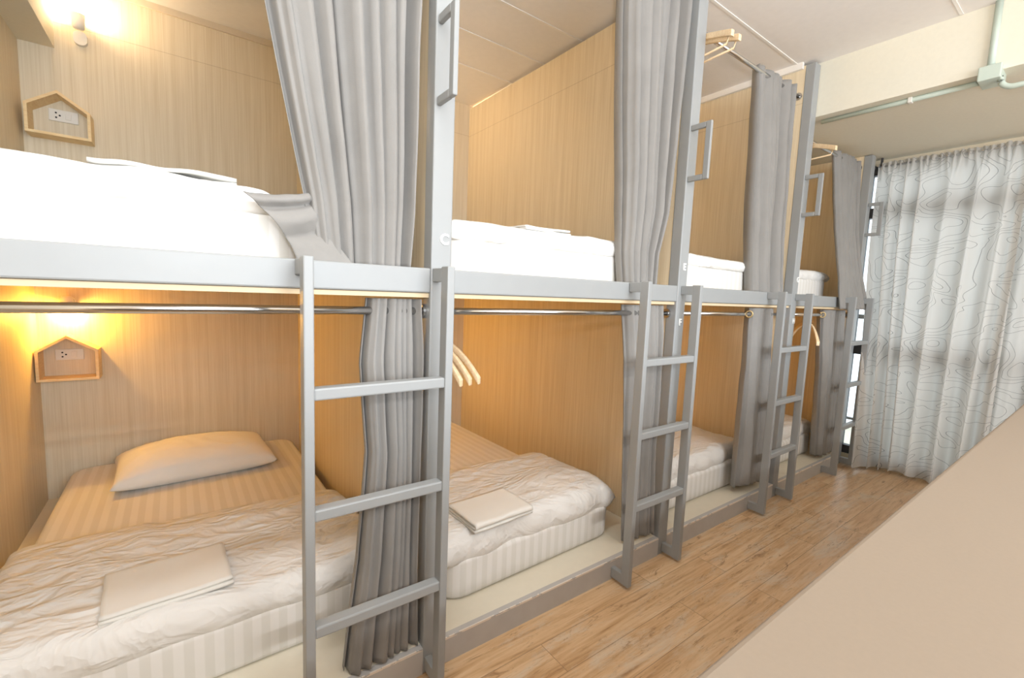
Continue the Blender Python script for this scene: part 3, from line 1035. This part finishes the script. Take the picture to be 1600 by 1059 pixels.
# ------------------------------------------------------------------ conduit on the beam
cd = thing('conduit', (2.857, 0.45, ZB), 'pale green conduit pipe with junction box along the lower edge of the beam', 'pipe')
def ctube(name, pts, r):
    bm = bmesh.new()
    tube(bm, [Vector(p) - cd.location for p in pts], r, 14)
    return from_bm(name, bm, M['green'], cd, True)
zc = ZB - 0.0115
ctube('horizontal_pipe', [(2.925, 1.128, zc), (2.925, 0.46, zc)], 0.0112)
ctube('vertical_pipe', [(2.843, 0.462, ZB - 0.01), (2.843, 0.462, ZC)], 0.0125)
el = [(2.862, 0.432, ZB - 0.03)]
for k in range(9):
    a = pi * k / 16
    el.append((2.862, 0.43 - 0.045 * (1 - cos(a)), ZB - 0.035 - 0.045 * sin(a)))
el.append((2.862, -1.75, ZB - 0.080))
ctube('lower_pipe', el, 0.0112)
boxes('junction_box', [(2.822, 2.945, 0.425, 0.497, ZB - 0.040, ZB + 0.020)], M['green'], cd, bev=0.004)
boxes('clip', [(2.910, 2.940, 0.735, 0.752, ZB - 0.026, ZB)], M['white'], cd, bev=0.003)

# ------------------------------------------------------------------ counter in the foreground
ct = thing('counter', (1.1, -0.35, 0), 'long smooth beige counter across the lower right foreground', 'counter')
boxes('worktop', [(-0.95, 3.1, -0.80, 0.146, 0.86, 0.90)], M['counter'], ct, bev=0.006, seg=3)
boxes('front_panel', [(-0.93, 3.08, 0.10, 0.125, 0.0, 0.86)], M['counter'], ct)
boxes('side_panel', [(-0.93, -0.905, -0.78, 0.10, 0.0, 0.86), (3.055, 3.08, -0.78, 0.10, 0.0, 0.86)], M['counter'], ct)
boxes('back_panel', [(-0.93, 3.08, -0.80, -0.78, 0.0, 0.86)], M['counter'], ct)

# ------------------------------------------------------------------ light
def fixture(x, y, ln, watt, label):
    t = thing('ceiling_lamp', (x, y, ZC), label, 'lamp', 'ceiling lamps over the aisle')
    boxes('housing', [(x - ln / 2, x + ln / 2, y - 0.09, y + 0.09, ZC - 0.05, ZC)], M['white'], t, bev=0.006)
    li = bpy.data.lights.new('ceiling_light', 'AREA')
    li.shape = 'RECTANGLE'
    li.size = ln
    li.size_y = 0.16
    li.energy = watt
    li.color = (0.95, 0.98, 1.0)
    lo = bpy.data.objects.new('ceiling_light', li)
    COL.objects.link(lo)
    lo.location = (x, y, ZC - 0.055)
    return t
fixture(-0.05, 0.62, 1.2, 7.5, 'white ceiling lamp over the aisle by the first bunk')
fixture(1.10, -2.00, 1.2, 50.0, 'added white fill lamp on the unseen ceiling beyond the counter')  # unseen lamp, added to brighten the upper bunk walls

# added frontal fill, set in the made-up window behind the photographer
dl = bpy.data.lights.new('added_fill_light', 'AREA')
dl.shape = 'RECTANGLE'
dl.size = 3.5
dl.size_y = 1.45
dl.energy = 95.0
dl.color = (0.84, 0.92, 1.0)
do = bpy.data.objects.new('added_fill_light', dl)
COL.objects.link(do)
do.location = (0.8, -2.80, 1.525)
do.rotation_euler = (pi / 2, 0, 0)

# the photographer's flash, held just above the lens
fl = bpy.data.lights.new('camera_flash', 'SPOT')
fl.energy = 8.0
fl.color = (0.96, 0.98, 1.0)
fl.spot_size = math.radians(105)
fl.spot_blend = 0.6
fl.shadow_soft_size = 0.03
fo = bpy.data.objects.new('camera_flash', fl)
COL.objects.link(fo)
fo.location = (0.0, 0.0, 1.35)
d = Vector((0.30, 0.90, -0.14))
fo.rotation_euler = d.to_track_quat('-Z', 'Y').to_euler()

# the second flash head, turned up so that the ceiling spreads its light
fb = bpy.data.lights.new('bounced_flash', 'SPOT')
fb.energy = 85.0
fb.color = (0.94, 0.97, 1.0)
fb.spot_size = math.radians(100)
fb.spot_blend = 0.7
fb.shadow_soft_size = 0.04
fbo = bpy.data.objects.new('bounced_flash', fb)
COL.objects.link(fbo)
fbo.location = (0.02, -0.06, 1.36)
fbo.rotation_euler = Vector((0.75, 0.0, 0.9)).to_track_quat('-Z', 'Y').to_euler()

# overcast daylight outside
w = bpy.data.worlds.new('overcast')
scene.world = w
w.use_nodes = True
bg = w.node_tree.nodes['Background']
bg.inputs['Color'].default_value = (0.86, 0.93, 1.0, 1)
bg.inputs['Strength'].default_value = 1.8

# ------------------------------------------------------------------ camera
f_px = 700.29
cam = bpy.data.cameras.new('camera')
co = bpy.data.objects.new('camera', cam)
COL.objects.link(co)
cam.sensor_fit = 'HORIZONTAL'
cam.sensor_width = 36.0
cam.lens = f_px / 1600.0 * 36.0
cam.clip_start = 0.01
Rm = Matrix(((0.8081541508986205, 0.028142582177862564, -0.5882982776225781),
             (-0.5876275166710971, 0.10595622863952531, -0.8021640600671713),
             (0.039758898831448564, 0.9939724707862141, 0.10216632166648532)))
co.matrix_world = Matrix.Translation((0, 0, 1.15)) @ Rm.to_4x4()
scene.camera = co

scene.view_settings.view_transform = 'Standard'
scene.view_settings.look = 'None'
scene.view_settings.gamma = 1.0
scene.view_settings.use_curve_mapping = False
scene.view_settings.exposure = 0.56
